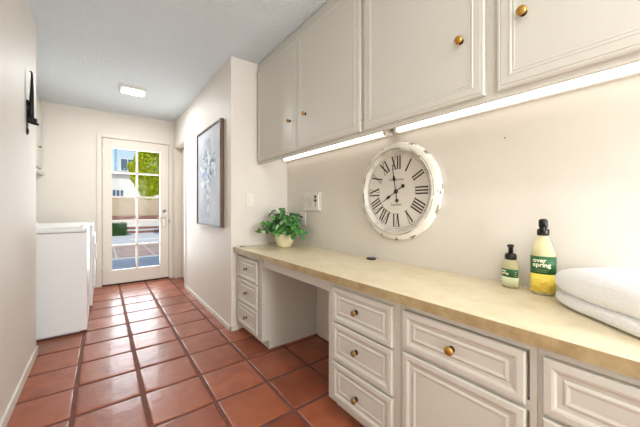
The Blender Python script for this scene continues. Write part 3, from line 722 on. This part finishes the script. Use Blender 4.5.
# tree
t = thing('yard_tree', 'sunlit yellow-green tree behind the brick ledge, seen through the door', 'tree', (1.62, 13.8, GZ))
q = B(); q.tube([(2.35, 14.2, GZ+.03), (2.32, 14.2, .8), (2.2, 14.2, 1.6), (2.0, 14.2, 2.4)], [.07, .06, .055, .04], 10)
for a in range(5): q.tube([(2.2, 14.2, 1.6), (1.8+.5*math.cos(a*1.3), 14.2+.4*math.sin(a*1.3), 2.6)], [.035, .012], 7)
obj('trunk', q, 'bark', t)
blobs = [(1.75, 13.5, 2.75, .60), (1.22, 13.7, 2.55, .36), (2.2, 13.8, 2.35, .45), (1.6, 13.6, 2.15, .42), (2.3, 13.6, 3.2, .55), (1.45, 13.8, 3.4, .40), (2.0, 13.5, 3.6, .5), (1.0, 13.7, 2.75, .2), (1.3, 13.7, 3.05, .3), (1.9, 13.6, 1.98, .35), (1.32, 13.6, 2.02, .30), (1.5, 13.6, 1.75, .3), (1.15, 13.7, 2.3, .25)]
def tl():
    c_ = hr.choice(blobs); d = Vector([hr.gauss(0, 1) for _ in range(3)]).normalized()*c_[3]*(hr.random()**.4); return Vector(c_[:3])+d
obj('crown', leafcloud(18000, tl, .035, .07), 'treeleaf', t)
# house beyond the wall
t = thing('neighbour_house', 'white house with blue-grey upper storey beyond the garden wall', 'house', (2, 28, GZ))
q = B(); q.box(-6, 12, 26, 34, GZ, 3.72); obj('lower_storey', q, 'paint_out', t)
q = B(); q.box(.95, 12, 27.5, 34, 3.72, 6.9); obj('upper_storey', q, 'bluewall', t)
q = B(); q.add([(-6, 25.7, 3.70), (12, 25.7, 3.70), (12, 27.5, 3.98), (-6, 27.5, 3.98), (-6, 25.7, 3.60), (12, 25.7, 3.60), (12, 27.5, 3.85), (-6, 27.5, 3.85)], [(0, 1, 2, 3), (4, 5, 6, 7), (0, 1, 5, 4), (2, 3, 7, 6), (0, 3, 7, 4), (1, 2, 6, 5)]); obj('roof', q, 'paint_out', t)
def hwin(x0, x1, z0, z1, y, nb):
    q = B(); q.box(x0-.06, x1+.06, y-.08, y-.001, z0-.06, z1+.06); w = obj('window', q, 'paint_out', t)
    q = B()
    for k in range(nb): q.box(x0+(x1-x0)*k/nb+.03, x0+(x1-x0)*(k+1)/nb-.03, y-.1, y-.079, z0, z1)
    obj('pane', q, 'pane', w)
hwin(1.16, 2.10, 4.08, 4.95, 27.5, 2); hwin(.60, 1.30, 1.95, 2.42, 26, 3)

# ------------------------------------------------------------------ light
def area(name, loc, rot, sx, sy, power, color):
    l = bpy.data.lights.new(name, 'AREA'); l.shape = 'RECTANGLE'; l.size = sx; l.size_y = sy; l.energy = power; l.color = color
    o = bpy.data.objects.new(name, l); o.location = loc; o.rotation_euler = rot; col.objects.link(o); return o
area('rear_fill_light', (.90, -2.2, 1.3), (R(90), 0, 0), .86, 1.7, 86, (.93, .965, 1.))  # added fill lamp standing in the made-up rear opening
area('near_ceiling_lamp', (.30, -.50, CEIL-.035), (0, 0, 0), .19, .19, 8, (1., .985, .96))
area('rear_fill_lamp', (.55, -1.5, CEIL-.035), (0, 0, 0), .19, .19, 5, (1., .985, .96))  # lamp of the added rear fixture
area('hall_ceiling_lamp', (.285, 3.935, CEIL-.034), (0, 0, 0), .18, .18, 16, (.98, .985, 1.))
area('door_daylight_fill', (.416, 5.25, 1.1), (R(-90), 0, 0), .6, 1.7, 22, (.93, .97, 1.))  # added lamp just outside the glass, boosts daylight and floor glare
s = bpy.data.lights.new('sun', 'SUN'); s.energy = 2.2; s.angle = R(.6); s.color = (1, .95, .86)
so = bpy.data.objects.new('sun', s); so.location = (-4, -4, 8); col.objects.link(so)
so.rotation_euler = Vector((.45, .90, -1.0)).to_track_quat('-Z', 'Y').to_euler()
w = bpy.data.worlds.new('sky'); scn.world = w; w.use_nodes = True; nt = w.node_tree
sk = nt.nodes.new('ShaderNodeTexSky'); sk.sky_type = 'NISHITA'; sk.sun_disc = False; sk.sun_elevation = R(45); sk.sun_rotation = R(200)
bg = nt.nodes['Background']; bg.inputs['Strength'].default_value = .15
nt.links.new(sk.outputs[0], bg.inputs['Color'])

# ------------------------------------------------------------------ camera
cd = bpy.data.cameras.new('camera'); cam = bpy.data.objects.new('camera', cd); col.objects.link(cam)
cam.location = (0, 0, 1.10); cam.rotation_euler = (R(90), 0, -R(37.12))
cd.sensor_width = 36; cd.lens = 288.2/640*36; cd.shift_y = -5.5/640; cd.clip_start = .02
scn.camera = cam
vs = scn.view_settings; vs.view_transform = 'Standard'; vs.look = 'None'; vs.gamma = 1; vs.use_curve_mapping = False; vs.exposure = .28
